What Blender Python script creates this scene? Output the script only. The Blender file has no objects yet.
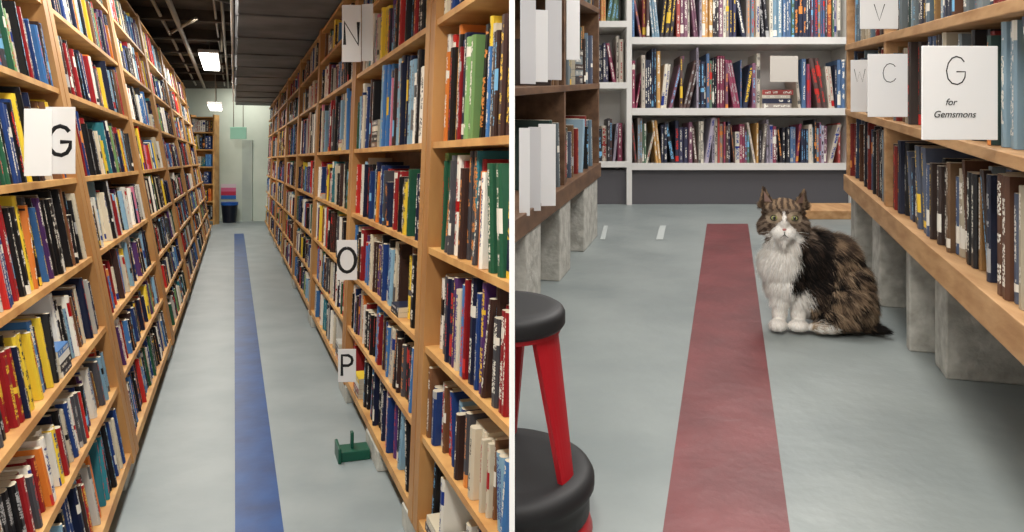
import bpy, bmesh, math, random
import numpy as np
from mathutils import Vector, Matrix, noise
from mathutils.bvhtree import BVHTree
random.seed(23); rng=np.random.default_rng(5)
S=bpy.context.scene
S.view_settings.view_transform='Standard'

# ---------------------------------------------------------------- helpers
def lin(c):
    return tuple(((x/255)/12.92 if x/255<=.04045 else ((x/255+.055)/1.055)**2.4) for x in c)
def newmat(name,rgb,rough=.6,metal=0,spec=.4):
    m=bpy.data.materials.new(name); m.use_nodes=True
    b=m.node_tree.nodes['Principled BSDF']
    b.inputs['Base Color'].default_value=(*lin(rgb),1)
    b.inputs['Roughness'].default_value=rough; b.inputs['Metallic'].default_value=metal
    b.inputs['Specular IOR Level'].default_value=spec
    return m
def noisy(name,rgb1,rgb2,scale=5,rough=.6,stretch=(1,1,1),bump=.1,detail=6,lo=.35,hi=.65,rot=0,spec=.4,bscale=None):
    m=newmat(name,rgb1,rough,0,spec); nt=m.node_tree; N=nt.nodes; L=nt.links; b=N['Principled BSDF']
    tc=N.new('ShaderNodeTexCoord'); mp=N.new('ShaderNodeMapping'); mp.inputs['Scale'].default_value=stretch
    mp.inputs['Rotation'].default_value=(0,0,rot)
    L.new(tc.outputs['Object'],mp.inputs['Vector'])
    n=N.new('ShaderNodeTexNoise'); n.inputs['Scale'].default_value=scale; n.inputs['Detail'].default_value=detail
    L.new(mp.outputs[0],n.inputs['Vector'])
    r=N.new('ShaderNodeValToRGB'); r.color_ramp.elements[0].position=lo; r.color_ramp.elements[1].position=hi
    r.color_ramp.elements[0].color=(*lin(rgb1),1); r.color_ramp.elements[1].color=(*lin(rgb2),1)
    L.new(n.outputs['Fac'],r.inputs[0]); L.new(r.outputs[0],b.inputs['Base Color'])
    if bump:
        bn=N.new('ShaderNodeBump'); bn.inputs['Strength'].default_value=bump; bn.inputs['Distance'].default_value=.01
        n2=N.new('ShaderNodeTexNoise'); n2.inputs['Scale'].default_value=bscale or scale*3; n2.inputs['Detail'].default_value=4
        L.new(mp.outputs[0],n2.inputs['Vector'])
        L.new(n2.outputs['Fac'],bn.inputs['Height']); L.new(bn.outputs[0],b.inputs['Normal'])
    return m
def emit(name,rgb,st):
    m=newmat(name,rgb); b=m.node_tree.nodes['Principled BSDF']
    b.inputs['Emission Color'].default_value=(*lin(rgb),1); b.inputs['Emission Strength'].default_value=st
    return m

class MB:
    def __init__(s): s.v=[];s.f=[];s.m=[]
    def box(s,M,a0,a1,b0,b1,c0,c1,mi=0):
        o=len(s.v)
        for a in(a0,a1):
            for b in(b0,b1):
                for c in(c0,c1): s.v.append(M(a,b,c))
        for q in((0,1,3,2),(4,6,7,5),(0,4,5,1),(2,3,7,6),(0,2,6,4),(1,5,7,3)):
            s.f.append([o+i for i in q]); s.m.append(mi)
    def quad(s,p,mi=0):
        o=len(s.v); s.v+=p; s.f.append([o+i for i in range(len(p))]); s.m.append(mi)
    def cyl(s,p0,p1,r0,r1,n=16,mi=0,caps=True):
        p0=Vector(p0);p1=Vector(p1);ax=(p1-p0).normalized(); u=ax.orthogonal().normalized(); w=ax.cross(u); o=len(s.v)
        for p,r in((p0,r0),(p1,r1)):
            for i in range(n):
                t=2*math.pi*i/n; s.v.append(tuple(p+r*(math.cos(t)*u+math.sin(t)*w)))
        for i in range(n):
            j=(i+1)%n; s.f.append([o+i,o+j,o+n+j,o+n+i]); s.m.append(mi)
        if caps:
            s.f.append([o+i for i in range(n)][::-1]); s.m.append(mi)
            s.f.append([o+n+i for i in range(n)]); s.m.append(mi)
    def obj(s,name,mats,cut=None,bevel=0,smooth=False,parent=None):
        me=bpy.data.meshes.new(name); me.from_pydata(s.v,[],s.f); 
        for m in mats: me.materials.append(m)
        me.polygons.foreach_set('material_index',s.m)
        bm=bmesh.new(); bm.from_mesh(me); bmesh.ops.recalc_face_normals(bm,faces=bm.faces)
        if cut: docut(bm,cut)
        bm.to_mesh(me); bm.free()
        if smooth: me.polygons.foreach_set('use_smooth',[True]*len(me.polygons))
        o=bpy.data.objects.new(name,me); S.collection.objects.link(o)
        if bevel:
            b=o.modifiers.new('bevel','BEVEL'); b.width=bevel; b.segments=2; b.limit_method='ANGLE'
        if parent: o.parent=parent
        return o
def docut(bm,cut):
    # trim geometry where it butts against the partition wall
    x=-.005 if cut=='L' else .005
    bmesh.ops.bisect_plane(bm,geom=bm.verts[:]+bm.edges[:]+bm.faces[:],plane_co=(x,0,0),plane_no=(1,0,0),
        clear_outer=(cut=='L'),clear_inner=(cut=='R'))
W=lambda a,b,c:(a,b,c)
def ident(px,py,Y): return ((px-512)/800*Y, Y, 1.5-(py-160)/800*Y)

# room frames
def ML(s,a,h): return (.9446*a-.3282*s, .3282*a+.9446*s, 1.5+h)   # level aisle, h relative to eye height 1.5
def zf(Y): return .77+.10375*Y                                    # sloping floor of the second aisle
def MR(s,a,H):
    X=.9654*a+.2607*s; Y=-.2607*a+.9654*s
    return (X,Y,zf(Y)+H)
def empty(name,loc=(0,0,0)):
    e=bpy.data.objects.new(name,None); e.location=loc; S.collection.objects.link(e); return e

# ---------------------------------------------------------------- materials
woodL=noisy('pine_wood',(222,174,108),(190,136,78),6,.5,(1,1,1),.05,bscale=20)
woodL2=noisy('pine_upright',(200,152,94),(168,118,68),7,.5,(1,1,.2),.05)
woodR=noisy('planed_wood',(202,160,114),(172,128,84),4,.55,(6,.8,8),.08)
woodD=noisy('dark_brown_wood',(118,88,64),(88,62,44),6,.5,(4,1,4),.05)
white=noisy('white_paint',(222,220,216),(210,208,204),3,.6,bump=0)
paper=newmat('white_card',(234,234,234),.7)
ink=newmat('black_ink',(20,20,22),.6)
concrete=noisy('concrete_block',(190,188,180),(156,154,146),24,.9,bump=.4)
concreteW=noisy('painted_concrete_block',(206,206,198),(176,178,172),12,.85,bump=.4)
floorL=noisy('painted_floor_grey',(152,162,165),(138,149,153),2.4,.42,bump=.12,bscale=14,spec=.4)
floorR=noisy('painted_floor_grey_green',(140,147,146),(122,130,130),2.8,.42,bump=.4,bscale=9,spec=.45)
blue=noisy('blue_floor_paint',(14,72,140),(10,54,112),5,.4,bump=.12,bscale=14,spec=.35)
red=noisy('maroon_floor_paint',(116,60,62),(98,50,52),6,.45,bump=.35,bscale=14)
ductm=noisy('duct_grey',(122,122,122),(88,88,90),2,.6,bump=.05)
ceilm=noisy('dark_ceiling',(76,64,54),(40,35,31),3,.9,bump=.3)
pipem=newmat('pipe_metal',(140,132,118),.5)
wallm=noisy('pale_green_wall',(226,236,224),(212,224,212),1.5,.7,bump=0)
greywall=noisy('grey_wall',(150,150,148),(130,130,128),1.5,.8,bump=0)
darkbase=newmat('dark_plinth',(84,82,86),.7)
black=newmat('black_rubber',(28,28,30),.55)
redm=newmat('red_enamel',(168,18,30),.45)
lampm=emit('fluorescent_diffuser',(255,250,240),9)
greenm=newmat('green_metal',(14,82,64),.4)

# book material: cover colour and title lettering driven by per-book attributes
def bookmat():
    m=newmat('book_covers',(90,90,90),.42,0,.35); nt=m.node_tree;N=nt.nodes;L=nt.links;b=N['Principled BSDF']
    A=N.new('ShaderNodeAttribute');A.attribute_name='cover'
    T=N.new('ShaderNodeAttribute');T.attribute_name='title'
    U=N.new('ShaderNodeUVMap');U.uv_map='spine'
    sp=N.new('ShaderNodeSeparateXYZ');L.new(U.outputs[0],sp.inputs[0])
    def mth(op,a,bv,c=None):
        n=N.new('ShaderNodeMath');n.operation=op
        for i,x in enumerate((a,bv,c)):
            if x is None: continue
            if isinstance(x,(int,float)): n.inputs[i].default_value=x
            else: L.new(x,n.inputs[i])
        return n.outputs[0]
    u,v=sp.outputs[0],sp.outputs[1]; seed=T.outputs['Alpha']
    cv=N.new('ShaderNodeCombineXYZ')
    L.new(mth('MULTIPLY',u,4),cv.inputs[0]);L.new(mth('MULTIPLY',v,44),cv.inputs[1]);L.new(mth('MULTIPLY',seed,97),cv.inputs[2])
    n1=N.new('ShaderNodeTexNoise');n1.inputs['Scale'].default_value=1;n1.inputs['Detail'].default_value=1;L.new(cv.outputs[0],n1.inputs['Vector'])
    letters=mth('GREATER_THAN',n1.outputs['Fac'],.48)
    du=mth('ABSOLUTE',mth('SUBTRACT',u,.5),0)
    wd=mth('MULTIPLY_ADD',mth('FRACT',mth('MULTIPLY',seed,23.1),0),.2,.13)
    mu=mth('LESS_THAN',du,wd)
    n2=N.new('ShaderNodeTexNoise');n2.noise_dimensions='2D';n2.inputs['Scale'].default_value=1;n2.inputs['Detail'].default_value=0
    c2=N.new('ShaderNodeCombineXYZ');L.new(mth('MULTIPLY',v,6),c2.inputs[0]);L.new(mth('MULTIPLY',seed,61),c2.inputs[1]);L.new(c2.outputs[0],n2.inputs['Vector'])
    mw=mth('GREATER_THAN',n2.outputs['Fac'],.43)
    mv=mth('MULTIPLY',mth('GREATER_THAN',v,.1),mth('LESS_THAN',v,.94))
    mask=mth('MULTIPLY',mth('MULTIPLY',letters,mu),mth('MULTIPLY',mw,mv))
    pos=mth('FRACT',mth('MULTIPLY',seed,13.7),0)
    bw=mth('MULTIPLY_ADD',mth('FRACT',mth('MULTIPLY',seed,31.7),0),.1,.02)
    band=mth('MULTIPLY',mth('LESS_THAN',mth('ABSOLUTE',mth('SUBTRACT',v,pos),0),bw),mth('MULTIPLY',mth('GREATER_THAN',u,-.01),mth('GREATER_THAN',mth('FRACT',mth('MULTIPLY',seed,7.3),0),.65)))
    mask=mth('MAXIMUM',mask,band)
    mx=N.new('ShaderNodeMix');mx.data_type='RGBA';L.new(mask,mx.inputs[0]);L.new(A.outputs['Color'],mx.inputs[6]);L.new(T.outputs['Color'],mx.inputs[7])
    L.new(mx.outputs[2],b.inputs['Base Color'])
    return m
BM=bookmat()
PAL=[((20,20,24),26),((18,28,58),12),((30,58,116),9),((64,116,176),7),((140,26,32),8),((190,44,40),5),((236,232,222),14),((212,202,180),9),((188,186,180),4),
     ((230,198,60),6),((214,122,50),3),((36,86,62),4),((120,160,100),2),((84,50,106),4),((120,82,56),5),((74,74,80),6),((134,172,196),5),((204,120,146),1),((60,40,36),7),((44,120,134),2)]
PC=[c for c,w in PAL for _ in range(w)]
class Books:
    def __init__(s): s.v=[];s.f=[];s.uv=[];s.c=[];s.t=[]
    def book(s,M,sg,s0,w,d0,dep,h0,ht,lean,col,tc,seed):
        o=len(s.v)
        def P(a,d,h): return M(a+lean*(h-h0),sg(d,h),h)
        b=min(.007,w*.2)
        for h in(h0,h0+ht):
            s.v+= [P(s0,d0+b,h),P(s0+w*.25,d0,h),P(s0+w*.75,d0,h),P(s0+w,d0+b,h),P(s0+w,d0+dep,h),P(s0,d0+dep,h)]
        F=[((0,1,7,6),((0,0),(.25,0),(.25,1),(0,1)),0),((1,2,8,7),((.25,0),(.75,0),(.75,1),(.25,1)),0),((2,3,9,8),((.75,0),(1,0),(1,1),(.75,1)),0),
           ((3,4,10,9),None,0),((5,0,6,11),None,0),((4,5,11,10),None,0),((6,7,8,9,10,11),None,1),((5,4,3,2,1,0),None,1)]
        for q,uv,pg in F:
            s.f.append([o+i for i in q])
            for i in range(len(q)):
                s.uv.append(uv[i] if uv else (-1,-1))
                cc=(.62,.56,.44) if pg else col
                s.c+= [*cc,1]; s.t+=[*tc,seed]
    def flat(s,M,sg,s0,L_,d0,dep,h0,n,pal):
        h=h0
        for _ in range(n):
            t=random.uniform(.02,.035); c=random.choice(pal); o=len(s.v); l=L_*random.uniform(.85,1); sd=random.random()
            for a in(s0,s0+l):
                for d in(d0,d0+dep):
                    for hh in(h,h+t*.96): s.v.append(M(a,sg(d,hh),hh))
            for qi,q in enumerate(((0,1,3,2),(4,6,7,5),(0,4,5,1),(2,3,7,6),(0,2,6,4),(1,5,7,3))):
                s.f.append([o+i for i in q]); 
                # lettering runs along the length of a book lying flat
                uv=((0,0),(0,1),(1,1),(1,0)) if qi==2 else None
                for i in range(4):
                    s.uv.append(uv[i] if uv else (-1,-1)); s.c+=[*(lin(c) if qi>1 else (.62,.56,.44)),1]; s.t+=[*lin((230,226,214)),sd]
            h+=t
    def row(s,M,sg,s0,s1,h0,H,wr=(.02,.06),hr=(.6,.86),dep=.15,d=(.01,.04),pal=PC,leanp=.14,gap=.03):
        x=s0+.008; base=random.uniform(*hr)
        while x<s1-.03:
            if random.random()<.06: base=random.uniform(*hr)
            if random.random()<gap:
                if random.random()<.3 and x+.22<s1: s.flat(M,sg,x,.19,d[0],dep*.8,h0,random.randint(2,5),pal); x+=.2; continue
                x+=random.uniform(.02,.09); continue
            run=random.choice([1,1,1,1,1,2,3]); c=random.choice(pal); w=random.uniform(*wr)*random.choice([.7,1,1,1.1]); ht=H*min(.97,max(.5,base+random.gauss(0,.07)))
            tc=random.choice([(232,228,216)]*4+[(230,190,60),(200,50,44),(170,170,170),(120,180,220),(220,140,70)])
            if sum(c)>480: tc=random.choice([(20,20,24),(170,20,24),(24,50,130),(90,90,90)])
            lean=0
            if random.random()<leanp: lean=random.choice([-.1,-.18,.1,.16,.24])
            x0=x+max(0,-lean)*ht*.6
            for _ in range(run):
                l=lean
                if x0+w+max(0,l)*ht>s1-.01: l=0
                if x0+w>s1-.008: x0=s1; break
                j=random.uniform(.8,1.15)
                s.book(M,sg,x0,w*.96,random.uniform(*d),dep,h0,ht,l,tuple(min(1,k*j) for k in lin(c)),lin(tc),random.random())
                x0+=w
            x=x0+max(0,lean)*ht*.6
    def obj(s,name,cut=None):
        me=bpy.data.meshes.new(name); me.from_pydata(s.v,[],s.f); me.materials.append(BM)
        uv=me.uv_layers.new(name='spine'); uv.data.foreach_set('uv',np.array(s.uv,dtype=np.float32).ravel())
        a=me.color_attributes.new('cover','FLOAT_COLOR','CORNER'); a.data.foreach_set('color',np.array(s.c,dtype=np.float32))
        a=me.color_attributes.new('title','FLOAT_COLOR','CORNER'); a.data.foreach_set('color',np.array(s.t,dtype=np.float32))
        if cut:
            bm=bmesh.new(); bm.from_mesh(me); docut(bm,cut); bm.to_mesh(me); bm.free()
        o=bpy.data.objects.new(name,me); S.collection.objects.link(o); return o

# ================================================================ AISLE ONE (level)
def sgA(d,h): return -.45-.176*(h+1.35)-d
def sgB(d,h): return .654+.038*(h+1.35)+d
def case(name,M,sg,rows,posts,s0,s1,depth,mats,cut=None,bt=.024,pw=.2,first=None):
    mb=MB()
    def MM(s,d,h): return M(s,sg(d,h),h)
    hb,ht=rows[0],rows[-1]
    for r in rows:
        t=bt*(1.6 if r==rows[0] else 1)
        mb.box(MM,s0,s1,0,depth,r-t,r,0)
    for i,p in enumerate(posts):
        w=pw if not(first and i==0) else first
        mb.box(MM,p,p+w*.46,-.006,depth,hb-.05,ht+.02,1)
        mb.box(MM,p+w*.54,p+w,-.006,depth,hb-.05,ht+.02,1)
        mb.box(MM,p+w*.46,p+w*.54,.02,depth,hb-.05,ht,1)
    mb.box(MM,s0,s1,depth,depth+.012,hb-.04,ht,2)
    return mb.obj(name,mats,cut)
rowsA=[-1.35,-1.04,-.757,-.438,-.08,.321,.72,1.1,1.5]
postsA=[1.3,4.06,6.55,9.1,11.7,14.3,16.9]
case('bookcase',ML,sgA,rowsA,postsA,1.3,17.9,.2,[woodL,woodL2,woodD],first=.3,pw=.2)
bk=Books()
pA=postsA+[17.9]
for i in range(len(pA)-1):
    a0=pA[i]+(.3 if i==0 else .2); a1=pA[i+1]
    for r in range(len(rowsA)-1):
        bk.row(ML,sgA,a0,a1,rowsA[r]+.001,rowsA[r+1]-rowsA[r]-.028,wr=(.024,.06) if i else (.018,.045),dep=.14,d=(.006,.045),pal=PC,hr=(.62,.9))
bk.obj('books')
rowsB=[-1.35,-1.032,-.699,-.329,.068,.532,.88,1.17]
postsB=[2.95,5.05,7.4,9.7,12.0,14.3,16.6]
case('bookcase',ML,sgB,rowsB,postsB,1.7,18.9,.2,[woodL,woodL2,woodD],cut='L',pw=.16)
bk=Books(); pB=[1.5]+postsB+[18.9]
for i in range(len(pB)-1):
    a0=pB[i]+.16; a1=pB[i+1]
    for r in range(len(rowsB)-1):
        bk.row(ML,sgB,a0,a1,rowsB[r]+.001,rowsB[r+1]-rowsB[r]-.028,wr=(.024,.06) if i>0 else (.022,.046),dep=.14,d=(.006,.045),hr=(.68,.92))
bk.obj('books',cut='L')
mb=MB()
for p in postsA: mb.box(ML,p-.06,p+.3,-.47-.2,-.46,-1.5,-1.401)
mb.obj('concrete_blocks',[concreteW],bevel=.006)
mb=MB()
for p in postsB+[3.9]: mb.box(ML,p-.06,p+.3,.65,.85,-1.5,-1.401)
mb.obj('concrete_blocks',[concreteW],cut='L',bevel=.006)
# --- room shell
mb=MB(); mb.box(W,-9,-.005,-1,19.9,-.1,0); mb.obj('floor',[floorL])
mb=MB(); mb.box(ML,2.0,17.2,.004,.190,-1.4999,-1.498); mb.obj('painted_floor_stripe',[blue])
mb=MB(); mb.box(W,-9,-.005,19.6,19.75,0,3.25); mb.obj('wall_back',[wallm])
mb=MB(); mb.box(ML,-1,21,-1.5,-1.42,-1.5,1.75); mb.obj('wall_left',[greywall])
mb=MB(); mb.box(W,-9,-.005,-1,19.9,3.25,3.35); mb.obj('ceiling',[ceilm])
mb=MB(); mb.box(ML,2.4,18.5,.03,1.05,1.2,1.6)
for k in range(12): mb.box(ML,3.0+k*1.3,3.05+k*1.3,.01,1.05,1.185,1.61)
mb.obj('air_duct',[ductm],cut='L')
mb=MB()
for a,h,r in((-.12,1.62,.018),(-.2,1.66,.014),(-.62,1.6,.03),(-.8,1.66,.02)):
    mb.cyl(ML(1,a,h),ML(19,a,h),r,r,10)
for k in range(8):
    mb.cyl(ML(5+k*1.8,-1.2,1.71),ML(5+k*1.8,.0,1.71),.02,.02,8)
mb.cyl(ML(7.6,-.9,1.58),ML(8.6,.0,1.6),.025,.025,8); mb.cyl(ML(9.6,-.4,1.58),ML(10.9,-.75,1.6),.02,.02,8); mb.cyl(ML(11,-.15,1.4),ML(11,-.15,1.75),.015,.015,8)
mb.obj('ceiling_pipes',[pipem],smooth=True)
mb=MB(); mb.cyl(ML(4,-.015,1.17),ML(17,-.015,1.17),.012,.012,8); mb.obj('electrical_conduit',[white],smooth=True)
mb=MB()
for k in range(10): mb.box(ML,4+k*1.5,4.12+k*1.5,-1.2,.0,1.62,1.75)
mb.obj('ceiling_joists',[ceilm])
for s0,s1,h,a in((12.2,14.3,1.5,-.34),(17.0,18.6,1.08,-.36)):
    e=empty('fluorescent_lamp')
    mb=MB(); mb.box(ML,s0,s1,a-.15,a+.13,h+.03,h+.08); mb.obj('housing',[white],bevel=.01,parent=e)
    mb=MB(); mb.box(ML,s0+.05,s1-.05,a-.13,a+.11,h-.01,h+.03); mb.obj('diffuser',[lampm],bevel=.01,parent=e)
    mb=MB()
    for ss in(s0+.3,s1-.3): mb.cyl(ML(ss,a,h+.08),ML(ss,a,1.75),.008,.008,8)
    mb.obj('hanger',[pipem],parent=e)
# end bookcase facing the aisle
mb=MB(); Y0=18.5
x0,x1=-7.42,-6.92
for z in(.12,.55,.95,1.35,1.75,2.15,2.5): mb.box(W,x0,x1,Y0,Y0+.3,z-.03,z)
mb.box(W,x0-.04,x0,Y0,Y0+.3,0,2.55); mb.box(W,x1,x1+.04,Y0,Y0+.3,0,2.55); mb.box(W,x0,x1,Y0+.3,Y0+.32,.1,2.5)
mb.obj('bookcase',[woodL])
bk=Books()
def Mx(s,a,h): return (s,Y0+a,h)
for z in(.12,.55,.95,1.35,1.75,2.15): bk.row(Mx,lambda d,h:d,x0,x1,z,.37,wr=(.04,.07),dep=.2)
bk.obj('books')
e=empty('waste_bin'); mb=MB(); c=ident(229.5,222,19.2)
mb.cyl((c[0],c[1],.0),(c[0],c[1],.42),.15,.19,24); mb.obj('body',[newmat('dark_plastic',(18,24,40),.4)],smooth=False,parent=e)
mb=MB(); mb.cyl((c[0],c[1],.42),(c[0],c[1],.49),.2,.2,24); mb.obj('rim',[newmat('blue_plastic',(30,90,180),.4)],parent=e)
def poster(name,p0,p1,cols):
    mb=MB(); n=len(cols)
    for i in range(n):
        za=p0[2]+(p1[2]-p0[2])*i/n; zb=p0[2]+(p1[2]-p0[2])*(i+1)/n
        mb.box(W,p0[0],p1[0],p0[1]-.004,p0[1],za,zb,i)
    mb.obj(name,[newmat(name+str(i),c,.6) for i,c in enumerate(cols)])
a=ident(221,199,19.58); b=ident(236,184,19.58); poster('wall_poster',a,b,[(60,120,200),(210,60,90),(230,120,160),(240,220,230)])
e=empty('exit_sign'); a=ident(230,139,18.8); b=ident(246,127,18.8)
mb=MB(); mb.box(W,a[0],b[0],a[1],a[1]+.05,a[2],b[2]); mb.obj('sign_box',[emit('green_sign',(150,200,176),.3)],parent=e,bevel=.01)
mb=MB(); 
for t in(.2,.8):
    xx=a[0]+(b[0]-a[0])*t; mb.cyl((xx,a[1]+.025,b[2]),(xx,a[1]+.025,3.25),.01,.01,8)
mb.obj('hanger',[pipem],parent=e)
mb=MB(); a=ident(243,222,19.6); b=ident(253,140,19.6); mb.box(W,a[0],b[0],19.54,19.598,0,b[2]); mb.obj('door_1',[noisy('door_grey',(200,212,204),(186,198,192),2,.5,bump=0)])
mb=MB() # green stop on the floor by the right-hand case
mb.box(ML,4.02,4.14,.50,.645,-1.5,-1.45); mb.box(ML,4.06,4.10,.555,.57,-1.45,-1.37); mb.box(ML,4.0,4.16,.485,.50,-1.5,-1.425)
mb.obj('green_floor_bracket',[greenm],bevel=.004)

# cards with pen strokes
GL={'G':[[(.85,.8),(.72,.93),(.5,.99),(.3,.93),(.13,.75),(.05,.48),(.12,.2),(.3,.04),(.55,.0),(.76,.08),(.88,.25),(.9,.45),(.5,.45)],],
    'C':[[(.85,.82),(.72,.94),(.5,.99),(.3,.93),(.13,.75),(.06,.48),(.13,.2),(.3,.04),(.55,.0),(.76,.08),(.88,.2)]],
    'V':[[(.1,1),(.5,0),(.9,1)]],'W':[[(.0,1),(.25,0),(.5,.8),(.75,0),(1,1)]],
    'N':[[(.1,0),(.1,1),(.9,0),(.9,1)]],
    'O':[[(.5+.45*math.sin(t*math.pi/8),.5+.5*math.cos(t*math.pi/8)) for t in range(17)]],
    'P':[[(.15,0),(.15,1),(.6,1),(.82,.9),(.88,.76),(.82,.6),(.6,.5),(.15,.5)]]}
def card(px0,px1,py0,py1,Y,text,rot=0,tsz=.5,extra=None,name='shelf_letter_card',th=.004,off=(0,0),pen=.05,asp=.8,mat=None):
    A=ident(px0,py1,Y);B=ident(px1,py0,Y); w=B[0]-A[0];h=B[2]-A[2]
    e=empty(name,((A[0]+B[0])/2,Y,(A[2]+B[2])/2)); e.rotation_euler=(0,0,rot)
    mb=MB(); mb.box(W,-w/2,w/2,-th/2,th/2,-h/2,h/2); 
    mb.obj('card',[mat or paper],parent=e,bevel=.001)
    if text:
        sh=h*tsz; sw=sh*asp
        cu=bpy.data.curves.new('lettering','CURVE'); cu.dimensions='3D'; cu.bevel_depth=sh*pen; cu.bevel_resolution=2; cu.materials.append(ink)
        for st in GL[text]:
            sp=cu.splines.new('POLY'); sp.points.add(len(st)-1)
            for i,(x,z) in enumerate(st): sp.points[i].co=((x-.5)*sw+off[0]*w,0,(z-.5)*sh+off[1]*h,1)
        o=bpy.data.objects.new('lettering',cu); S.collection.objects.link(o); o.parent=e; o.location=(0,-th/2-.0003,0); o.scale=(1,.15,1)
    if extra:
        for i,t in enumerate(extra):
            cu=bpy.data.curves.new('small_lettering','FONT'); cu.body=t; cu.size=h*.1; cu.extrude=.0002; cu.shear=.3; cu.align_x='LEFT'
            cu.materials.append(ink); o=bpy.data.objects.new('small_lettering',cu); S.collection.objects.link(o); o.parent=e
            o.rotation_euler=(math.pi/2,0,0); o.location=((-.2,-.36)[i]*w,-th/2-.0006,-.13*h-i*.13*h)
    return e
card(46,75,107,174,2.75,'G',.05,.44,pen=.07,asp=.85)
card(26,50,109,176,2.7,'',.5)
card(342,361,5,62,4.25,'N',.0,.4,pen=.07,asp=.75)
card(361,374,4,61,4.28,'',-.35)
card(337,357,240,280,4.5,'O',.0,.6,pen=.07,asp=.8)
card(338,356,349,382,4.4,'P',.0,.62,pen=.07,asp=.7)

# ================================================================ AISLE TWO (ramped floor)
def MF(X,Y,H): return (X,Y,zf(Y)+H)
mb=MB(); mb.box(MF,.005,4.2,-.5,5.2,-.08,0); mb.obj('floor',[floorR])
def MS(s,b,H): return (b+.27*s,s,zf(s)+H)
mb=MB(); mb.box(MS,.7,3.97,-.1045,.0995,.0002,.002); mb.obj('painted_floor_stripe',[red])
def fl(px,py):
    Y=584/(py-77); return ((px-512)/800*Y,Y,zf(Y)+.0025)
mb=MB()
for (x0_,x1_) in((600,607),(656,665)):
    mb.quad([fl(x0_,240),fl(x1_-2,240),fl(x1_+1,226),fl(x0_+4,226)])
mb.obj('floor_tape_marks',[newmat('pale_tape',(176,182,180),.6)])
mb=MB(); mb.box(W,-.0034,.0034,.98,19.9,-.1,3.35); mb.obj('wall_partition',[newmat('white_partition',(250,250,250),.5)])
aR=.47/1.0358
def sgR(d,h): return aR+d
def sgRL(d,h): return -.6/1.0358-d
def case2(name,sg,rows,posts,s0,s1,depth,mats,cut=None,pw=.03,bt=.024):
    mb=MB()
    def MM(s,d,h): return MR(s,sg(d,h),h)
    for r in rows:
        t=.064 if r==rows[0] else bt
        mb.box(MM,s0,s1,-.006 if r==rows[0] else 0,depth,r-t,r,0)
    for p in posts: mb.box(MM,p,p+pw,.004,depth,rows[0],rows[-1],1)
    mb.box(MM,s0,s1,depth,depth+.012,rows[0],rows[-1],2)
    return mb.obj(name,mats,cut,bevel=.002)
rowsR=[.34,.602,.86,1.12,1.4]
case2('bookcase',sgR,rowsR,[.8,2.62,3.42],.8,3.45,.22,[woodR,woodR,woodD])
bk=Books(); pr=[.8,2.62,3.42]
PR=[(40,44,60),(70,60,56),(110,84,60),(60,76,100),(96,116,130),(132,156,170),(120,40,36),(146,112,70),(170,160,140),(30,30,32),(60,48,44),(84,92,110),(50,70,66),(36,36,44),(90,60,44),(110,120,124),(74,90,120)]
for i in range(2):
    for r in range(4):
        bk.row(MR,sgR,pr[i]+.03,pr[i+1],rowsR[r]+.001,rowsR[r+1]-rowsR[r]-.024,wr=(.012,.03),dep=.15,hr=(.78,.95),d=(.012,.05),pal=PR,leanp=.1,gap=.01)
bk.obj('books')
mb=MB()
def MMr(s,d,h): return MR(s,sgR(d,h),h)
mb.box(MMr,2.14,2.25,.055,.238,0,.275); mb.box(MMr,2.33,2.37,.012,.16,0,.275); mb.box(MMr,2.76,2.9,.012,.2,0,.275); mb.box(MMr,3.25,3.38,.012,.2,0,.275); mb.box(MMr,1.2,1.32,.06,.22,0,.275)
mb.obj('concrete_blocks',[concrete],bevel=.004)
mb=MB(); mb.box(MMr,-.5,4.2,.3,.36,0,2.6); mb.obj('wall_right',[greywall])
rowsRL=[.33,.70,1.05,1.4]
case2('bookcase',sgRL,rowsRL,[2.9,3.7],1.9,3.72,.25,[woodD,woodD,woodD],cut='R')
bk=Books()
for r in range(3):
    bk.row(MR,sgRL,2.72,2.9,rowsRL[r],.3,dep=.15,pal=PR,wr=(.02,.04)); bk.row(MR,sgRL,2.93,3.7,rowsRL[r],.3,dep=.15,pal=PR,wr=(.02,.04))
bk.obj('books',cut='R')
mb=MB()
def MMl(s,d,h): return MR(s,sgRL(d,h),h)
for s,w in((2.3,.2),(2.8,.2),(3.3,.35)): mb.box(MMl,s,s+w,.0,.22,0,.266)
mb.obj('concrete_blocks',[concrete],cut='R',bevel=.004)
YB=4.56; zb=zf(YB)
def Z(H): return zb+H
mb=MB()
xa,xm,xe=.12,.684,1.93
for H in(.24,.553,.958,1.36): mb.box(W,xm,xe,YB,YB+.3,Z(H)-.04,Z(H))
for H in(.25,.70,1.05,1.36): mb.box(W,xa,xm-.02,YB,YB+.3,Z(H)-.035,Z(H))
for x in(xa,xm-.03,xe): mb.box(W,x,x+.03,YB+.002,YB+.3,Z(0),Z(1.36))
mb.box(W,xa,xe,YB+.28,YB+.3,Z(.2),Z(1.36))
mb.box(W,xa,xe,YB+.03,YB+.06,Z(0),Z(.2),1)
mb.obj('white_bookcase',[white,darkbase])
bk=Books()
def Mb(s,a,h): return (s,YB+a,h)
PBk=[(160,74,70),(64,64,90),(150,140,134),(200,190,176),(84,112,150),(126,86,106),(50,54,74),(200,156,96),(90,116,96),(168,160,176),(140,66,90),(210,204,190),(56,50,56),(90,70,68),(120,150,170),(40,40,48)]
for lo,hi in((.24,.553),(.553,.958),(.958,1.36)): 
    bk.row(Mb,lambda d,h:d+.03,xm,xe,Z(lo),hi-lo-.045,wr=(.01,.026),hr=(.76,.9),pal=PBk,d=(0,.03),dep=.18,leanp=.22,gap=.006)
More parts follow.
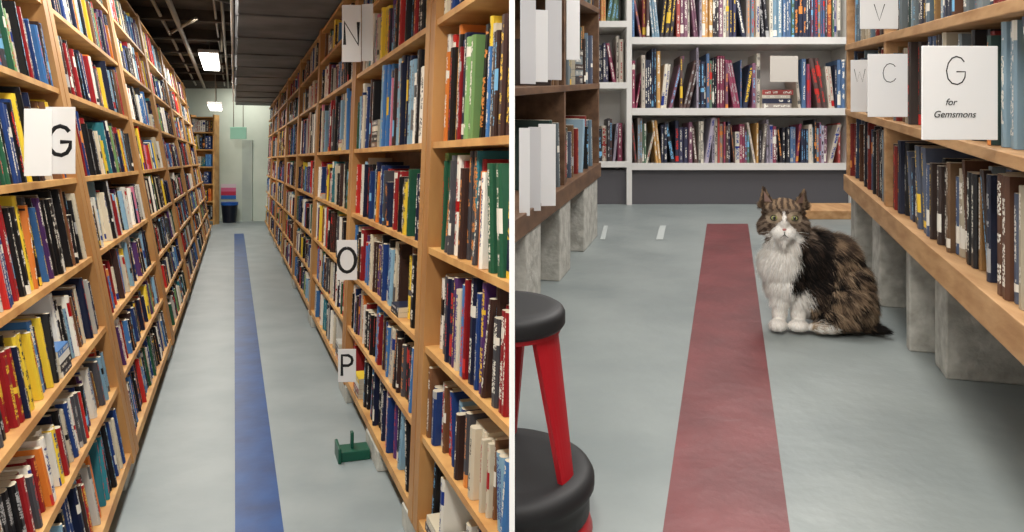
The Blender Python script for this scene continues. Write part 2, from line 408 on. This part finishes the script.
for lo,hi in((.25,.70),(.70,1.05),(1.05,1.36)): bk.row(Mb,lambda d,h:d+.03,xa+.03,xm-.03,Z(lo),.3,wr=(.01,.028),hr=(.7,.9),pal=PBk,dep=.18,leanp=.3)
bk.obj('books')
mb=MB(); mb.box(W,.005,4.2,4.95,5.05,zf(5)-.1,4); mb.obj('wall_back',[greywall])
mb=MB(); a=fl(782,220); mb.box(MF,a[0],1.85,4.1,4.35,0,.045); mb.obj('wooden_plank',[woodR],bevel=.003)
card(921,998,46,140,1.385,'G',.03,.3,extra=['for','Gemsmons'],off=(-.05,.24),pen=.022,asp=.8)
card(868,907,54,117,2.08,'C',-.05,.3,off=(.05,.2),pen=.02)
card(851,868,60,112,2.6,'W',-.1,.25,off=(0,.2),pen=.022)
card(860,898,-4,29,2.15,'V',0,.5,pen=.025)
card(770,798,56,82,4.54,'',0,mat=newmat('aged_paper',(196,190,182),.8),name='paper_notice')
cg=newmat('grey_card',(206,206,208),.8)
for k,(a0,a1,y0,y1,Y) in enumerate(((538,556,124,206,2.55),(528,541,127,211,2.45),(519,530,128,216,2.36),
        (545,562,0,80,2.62),(533,548,10,82,2.52),(520,536,0,84,2.38),(566,580,0,60,2.9))):
    card(a0,a1,y0,y1,Y,'',.25,mat=cg if k%2 else paper)

# ---- step stool
CX,CY=-.0114,1.3
def lathe(prof,n=48):
    mb=MB()
    for r,h in prof:
        for i in range(n):
            t=2*math.pi*i/n; X=CX+r*math.cos(t);Y=CY+r*math.sin(t); mb.v.append((X,Y,zf(Y)+h))
    for k in range(len(prof)-1):
        for i in range(n):
            j=(i+1)%n; mb.f.append([k*n+i,k*n+j,(k+1)*n+j,(k+1)*n+i]); mb.m.append(0)
    return mb
st=empty('step_stool')
lathe([(0,.361),(.07,.362),(.088,.360),(.095,.356),(.098,.35),(.098,.335),(.094,.329),(.08,.327),(0,.327)]).obj('seat',[black],cut='R',smooth=True,parent=st)
lathe([(.082,.33),(.09,.33),(.09,.321),(.082,.321),(.082,.33)]).obj('red_band',[redm],cut='R',parent=st)
lathe([(0,.10),(.09,.10),(.1,.104),(.13,.104),(.14,.099),(.145,.09),(.145,.078),(.14,.072),(.137,.06),(.137,.036),(.13,.034)]).obj('lower_tread',[black],cut='R',smooth=True,parent=st)
lathe([(.13,.04),(.134,.036),(.142,.008),(.14,.003),(.11,.003)]).obj('lower_body',[redm],cut='R',smooth=True,parent=st)
for k in range(3):
    c=math.radians(-30+120*k); mb=MB(); n=8
    prof=[(.074,.325,.46),(.086,.325,.46),(.116,.1,.17),(.107,.1,.17)]
    for r,h,wd in prof:
        for i in range(n):
            t=c-wd+2*wd*i/(n-1); X=CX+r*math.cos(t);Y=CY+r*math.sin(t); mb.v.append((X,Y,zf(Y)+h))
    for q in range(4):
        q2=(q+1)%4
        for i in range(n-1): mb.f.append([q*n+i,q*n+i+1,q2*n+i+1,q2*n+i]); mb.m.append(0)
    for i in(0,n-1): mb.f.append([i,n+i,2*n+i,3*n+i]); mb.m.append(0)
    mb.obj('leg_%d'%(k+1),[redm],cut='R',parent=st)

# ================================================================ CAT
def cylm(bm,p0,p1,r0,r1,n=6):
    p0=Vector(p0);p1=Vector(p1);ax=(p1-p0).normalized();u=ax.orthogonal().normalized();w=ax.cross(u);R=[]
    for p,r in((p0,r0),(p1,r1)): R.append([bm.verts.new(p+r*(math.cos(2*math.pi*i/n)*u+math.sin(2*math.pi*i/n)*w)) for i in range(n)])
    for i in range(n): bm.faces.new((R[0][i],R[0][(i+1)%n],R[1][(i+1)%n],R[1][i]))
    bm.faces.new(R[0][::-1]); bm.faces.new(R[1])
K=.0029
def toCat(px,py,dy): return Vector(((px-815)*K,dy,(328-py)*K))
E=[ (785.5,215,-.055,20.5,.056,17.5),(772,224,-.058,10,.040,11),(799,224,-.058,10,.040,11),(781,231,-.106,6.5,.022,6.5),(789.5,231,-.106,6.5,.022,6.5),(785,238,-.094,6.5,.020,5),
 (785,221,-.095,5,.030,8),(775,209,-.085,8,.026,6),(795,209,-.085,8,.026,6),
 (789,243,-.035,20,.055,18),(785,262,-.04,22,.06,22),(787,282,-.035,18,.055,18),(806,258,0,21,.065,27),(820,262,.03,25,.07,31),
 (836,270,.04,27,.08,35),(846,290,.03,26,.085,33),(847,304,-.02,25,.06,23),(838,316,-.045,22,.04,12),(822,322,-.075,14,.022,6),
 (816,296,0,22,.06,24),(849,314,.02,24,.08,15),
 (783,296,-.05,9,.028,18),(782,311,-.055,7.5,.022,12),(780,322,-.078,9,.03,6),
 (800,296,-.04,9.5,.028,18),(800,311,-.045,8,.022,12),(799,322,-.07,9.5,.03,6),
 (860,320,-.01,12,.03,8),(866,322,-.03,9,.018,5.5),(872,323.5,-.045,7,.013,4),(877,324.5,-.055,5,.008,2.5)]
bm=bmesh.new()
for (px,py,dy,rx,ry,rz) in E:
    bmesh.ops.create_uvsphere(bm,u_segments=24,v_segments=16,radius=1,matrix=Matrix.Translation(toCat(px,py,dy))@Matrix.Diagonal((rx*K,ry,rz*K,1)))
def ear(bm,bx,bz,tx,tz,w,dy):
    b=toCat(bx,bz,dy); t=toCat(tx,tz,dy+.004); vs=[]
    for dx,dd in((-w,-.004),(0,.006),(w,-.004),(w*.6,.022),(-w*.6,.022)):
        vs.append(bm.verts.new(b+Vector((dx*K,dd,-.014))))
    v=bm.verts.new(t)
    for i in range(5): bm.faces.new((vs[i],vs[(i+1)%5],v))
    bm.faces.new(vs[::-1])
ear(bm,771,203,766,184,10,-.06); ear(bm,800,204,806,186,10,-.06)
bmesh.ops.recalc_face_normals(bm,faces=bm.faces)
me=bpy.data.meshes.new('tmp'); bm.to_mesh(me); bm.free()
tmp=bpy.data.objects.new('tmp',me); S.collection.objects.link(tmp)
r=tmp.modifiers.new('r','REMESH'); r.mode='VOXEL'; r.voxel_size=.003
sm=tmp.modifiers.new('s','SMOOTH'); sm.factor=.5; sm.iterations=4
dg=bpy.context.evaluated_depsgraph_get(); dg.update()
body=bpy.data.meshes.new_from_object(tmp.evaluated_get(dg)); body.name='cat_body'
bpy.data.objects.remove(tmp)
bvh=BVHTree.FromPolygons([v.co for v in body.vertices],[p.vertices for p in body.polygons])
def front(px,py):
    q=toCat(px,py,-1); h=bvh.ray_cast(q,Vector((0,1,0))); return h[0]
def nz(x,y,z,s): return noise.noise(Vector((x,y,z))*s)
WHT=(234,229,222);BLK=(30,27,26);BRN=(134,112,90);DBR=(76,63,54);TAN=(168,146,120);GRY=(124,108,94);LGT=(176,158,136)
def furcol(p):
    px=p.x/K+815; py=328-p.z/K; n=nz(p.x,p.y,p.z,40); n2=nz(p.x+3,p.y,p.z,90)
    wob=n*5
    if py<246 and px<815 and (py<238 or px<797):
        dx=abs(px-785)
        if p.y<-.07:
            lim= 1.3 if py<219 else 2+(py-219)*1.0
            if py>211 and dx<lim+n*2: return WHT
            if py>234: return WHT
            # pale fur around the eyes, darker line outwards
            for ex in (776,794.5):
                q=math.hypot(px-ex,(py-216)*1.2)
                if q<7: return LGT
            if 212<py<218 and dx>14: return DBR
        if py>240: return WHT
        st=math.sin(px*1.1+n*2)
        if py<208 : return DBR if st>.0 else BRN
        if dx>15: return DBR if math.sin(py*1.0+n*3)>.2 else GRY
        return GRY if n2>-.2 else DBR
    edge=800+(4 if py<262 else 0)-max(0,(py-262))*.22 if py<285 else 812
    if py<290:
        if px<edge-4+wob and p.y<.03: return WHT
        if px<830+wob*1.5 and py>232 and py<292: return BLK if n2<.25 else DBR
    else:
        if px<811+wob*.4 and p.y<0.02: return WHT
        if px<832 and py>318: return TAN if n2<0 else WHT
    if px>866 and py>316: return BLK
    s=math.sin((px*.25+py*.16)+n*5)
    if py<250: return BRN if s+n2>.0 else DBR
    return BLK if s<-.4 else (DBR if s+n2*1.5<.3 else (BRN if n2<.2 else TAN))
cat=empty('cat')
Ym=2.33; yaw=math.atan2(.85,2.33)
cat.location=((813-512)/800*Ym,Ym,zf(Ym)); cat.rotation_euler=(0,0,-yaw*.75)
furm=newmat('cat_fur',(120,100,80),.85,0,.08); nt=furm.node_tree
at=nt.nodes.new('ShaderNodeAttribute'); at.attribute_name='fur'; nt.links.new(at.outputs['Color'],nt.nodes['Principled BSDF'].inputs['Base Color'])
cols=[]
for v in body.vertices: cols+= [*lin(furcol(v.co)),1]
a=body.color_attributes.new('fur','FLOAT_COLOR','POINT'); a.data.foreach_set('color',np.array(cols,dtype=np.float32))
body.materials.clear(); body.materials.append(furm)
body.polygons.foreach_set('use_smooth',[True]*len(body.polygons))
bo=bpy.data.objects.new('body',body); S.collection.objects.link(bo); bo.parent=cat
body.calc_loop_triangles(); co=np.array([v.co for v in body.vertices]); tri=np.array([t.vertices for t in body.loop_triangles])
A=co[tri[:,0]];B=co[tri[:,1]];C=co[tri[:,2]]; nn=np.cross(B-A,C-A); ar=np.linalg.norm(nn,axis=1)/2; nn=nn/(2*ar[:,None]+1e-12)
cen=(A+B+C)/3; wt=ar*np.where((cen[:,2]>.26)&(cen[:,0]<0),3.0,1.0)
NS=110000
idx=rng.choice(len(tri),NS,p=wt/wt.sum()); u=rng.random(NS);w=rng.random(NS); fl_=u+w>1; u[fl_]=1-u[fl_]; w[fl_]=1-w[fl_]
P=A[idx]+u[:,None]*(B-A)[idx]+w[:,None]*(C-A)[idx]; Nn=nn[idx]
fv=[];ff=[];fc=[]
eyes=[front(776,216),front(794.5,216)]; nose=front(785,227)
for p,n in zip(P,Nn):
    p=Vector(p);n=Vector(n); px=p.x/K+815; py=328-p.z/K
    if p.z<.004: continue
    if p.y<-.07 and any(math.hypot(p.x-e.x,(p.z-e.z)*1.2)<.0135 for e in eyes): continue
    if p.y<-.1 and math.hypot(p.x-nose.x,p.z-nose.z)<.006: continue
    head= py<240 and px<815 and p.y<.0
    if head:
        flow=Vector((p.x-nose.x,.03,p.z-nose.z)).normalized(); Ls=.0055 if p.y<-.085 else .012; lift=.18
        if py<203: flow=Vector((0,.1,1)); Ls=.007
        if abs(px-785)>18 and 214<py<240: Ls=.018; flow=Vector((1 if px>785 else -1,.2,-.7))
    elif py>298 and px<812: flow=Vector((0,0,-1)); Ls=.008; lift=.15
    elif px<806: flow=Vector(((px-786)*.02,-.2,-1)); Ls=.03; lift=.4
    elif py>316: flow=Vector((1,0,-.15)); Ls=.02; lift=.3
    else: flow=Vector((.55,.1,-.85)); Ls=.034; lift=.38
    Ls*=random.uniform(.6,1.3)
    f=(flow-n*flow.dot(n))
    if f.length<1e-4: continue
    f.normalize(); jit=Vector((random.gauss(0,.2),random.gauss(0,.2),random.gauss(0,.2)))
    d=(f+n*lift+jit).normalized(); q1=p+d*Ls*.5; q2=p+d*Ls*.5+((d+f*.6-Vector((0,0,.35))).normalized())*Ls*.5
    if q2.z<.002: q2.z=.002
    sd=d.cross(n)
    if sd.length<1e-4: continue
    sd=sd.normalized()*(.0006 if Ls>.014 else .0005)
    o=len(fv); fv+=[p-sd,p+sd,q1+sd*.8,q1-sd*.8,q2]; ff+=[[o,o+1,o+2,o+3],[o+3,o+2,o+4]]
    jj=.001 if head else .003
    j=random.uniform(.75,1.25); c=[min(.9,x*j) for x in lin(furcol(p+Vector((random.gauss(0,jj),0,random.gauss(0,jj)))))]
    fc+=[*c,1]*5
fm=bpy.data.meshes.new('fur'); fm.from_pydata([tuple(x) for x in fv],[],ff); a=fm.color_attributes.new('fur','FLOAT_COLOR','POINT'); a.data.foreach_set('color',np.array(fc,dtype=np.float32))
fm.materials.append(furm); fo=bpy.data.objects.new('fur',fm); S.collection.objects.link(fo); fo.parent=cat
def ell(name,c,r,mat,seg=20):
    bm=bmesh.new(); bmesh.ops.create_uvsphere(bm,u_segments=seg,v_segments=seg//2+2,radius=1,matrix=Matrix.Translation(c)@Matrix.Diagonal((*r,1)))
    m=bpy.data.meshes.new(name); bm.to_mesh(m); bm.free(); m.materials.append(mat); m.polygons.foreach_set('use_smooth',[True]*len(m.polygons))
    o=bpy.data.objects.new(name,m); S.collection.objects.link(o); o.parent=cat; return o
rim=newmat('eye_rim',(20,16,14),.3); iris=newmat('eye_iris',(150,150,96),.15,0,.6); pup=newmat('eye_pupil',(6,6,6),.05,0,1); pink=newmat('nose_pink',(166,104,98),.5)
for i,e_ in enumerate(eyes):
    b_=Vector(e_)+Vector((0,.001,0))
    ell('eye_rim_%d'%i,b_,(.0118,.0065,.009),rim); ell('iris_%d'%i,b_+Vector((0,-.003,0)),(.0092,.0055,.0068),iris); ell('pupil_%d'%i,b_+Vector((0,-.0066,0)),(.0046,.0024,.0058),pup)
ell('nose',Vector(nose)+Vector((0,-.0005,0)),(.006,.0035,.0038),pink)
def cobj(bm,name,mat):
    m=bpy.data.meshes.new(name); bm.to_mesh(m); bm.free(); m.materials.append(mat); o=bpy.data.objects.new(name,m); S.collection.objects.link(o); o.parent=cat
bm=bmesh.new()
for sx in(-1,1):
    cylm(bm,front(785,231.5)+Vector((0,-.003,0)),front(785+sx*3.5,234.5)+Vector((0,-.002,0)),.0011,.0007)
cylm(bm,front(785,228.5)+Vector((0,-.003,0)),front(785,231.8)+Vector((0,-.003,0)),.0009,.0009)
cobj(bm,'mouth',rim)
bm=bmesh.new()
for sx in(-1,1):
    for k in range(5):
        p=front(785+sx*5,230+k*.7)
        q=p+Vector((sx*.03,-.008,.004-.005*k)); q2=q+Vector((sx*.02,.004,-.004-.003*k)); cylm(bm,p,q,.0004,.0003,5); cylm(bm,q,q2,.0003,.0001,5)
cobj(bm,'whiskers',newmat('whisker',(240,240,236),.4))
bm=bmesh.new()
for bx,bz,tx,tz in((771,201,767,190),(800,202,805,192)):
    vs=[]
    for qx,qz in((bx-3.5,bz),(bx+3.5,bz),(tx,tz)):
        h=front(qx,qz); vs.append(bm.verts.new((h if h else toCat(qx,qz,-.055))+Vector((0,-.0025,0))))
    bm.faces.new(vs)
cobj(bm,'inner_ears',newmat('inner_ear',(126,100,90),.8))

# ================================================================ LIGHTS
def area(name,loc,sx,sy,e,col=(1,.95,.86),rot=(0,0,0)):
    l=bpy.data.lights.new(name,'AREA'); l.shape='RECTANGLE'; l.size=sx; l.size_y=sy; l.energy=e; l.color=col
    o=bpy.data.objects.new(name,l); o.location=loc; o.rotation_euler=rot; S.collection.objects.link(o); return o
yl=math.atan2(.3282,.9446)
for s,e in((-.2,66),(2.2,50),(4.6,50),(7.0,46)):
    area('back_wall_fill',ML(s,-.25,1.56),.3,1.4,e,rot=(0,0,yl))
for s,e,h in((10,32,1.57),(13.2,32,1.47),(16,32,1.57),(17.8,26,1.04)):
    area('back_wall_fill',ML(s,-.34,h),.24,1.2,e,rot=(0,0,yl))
area('back_wall_fill',(-6.5,18.8,3.15),.8,.2,16,rot=(math.radians(18),0,0))  # added fill without a fixture, tilted to brighten the back wall
for Y,e,x in((.9,24,.7),(2.6,34,1.2),(3.9,24,1.5)):
    area('back_wall_fill',(x,Y,zf(Y)+2.0),.9,.7,e,(1,.965,.92))
w=bpy.data.worlds.new('world'); S.world=w; w.use_nodes=True
w.node_tree.nodes['Background'].inputs[0].default_value=(1,.97,.94,1); w.node_tree.nodes['Background'].inputs[1].default_value=.62
cd=bpy.data.cameras.new('camera'); cd.lens=28.125; cd.sensor_width=36; cd.shift_y=-106/1024; cd.clip_start=.05
co_=bpy.data.objects.new('camera',cd); co_.location=(0,0,1.5); co_.rotation_euler=(math.pi/2,0,0); S.collection.objects.link(co_); S.camera=co_
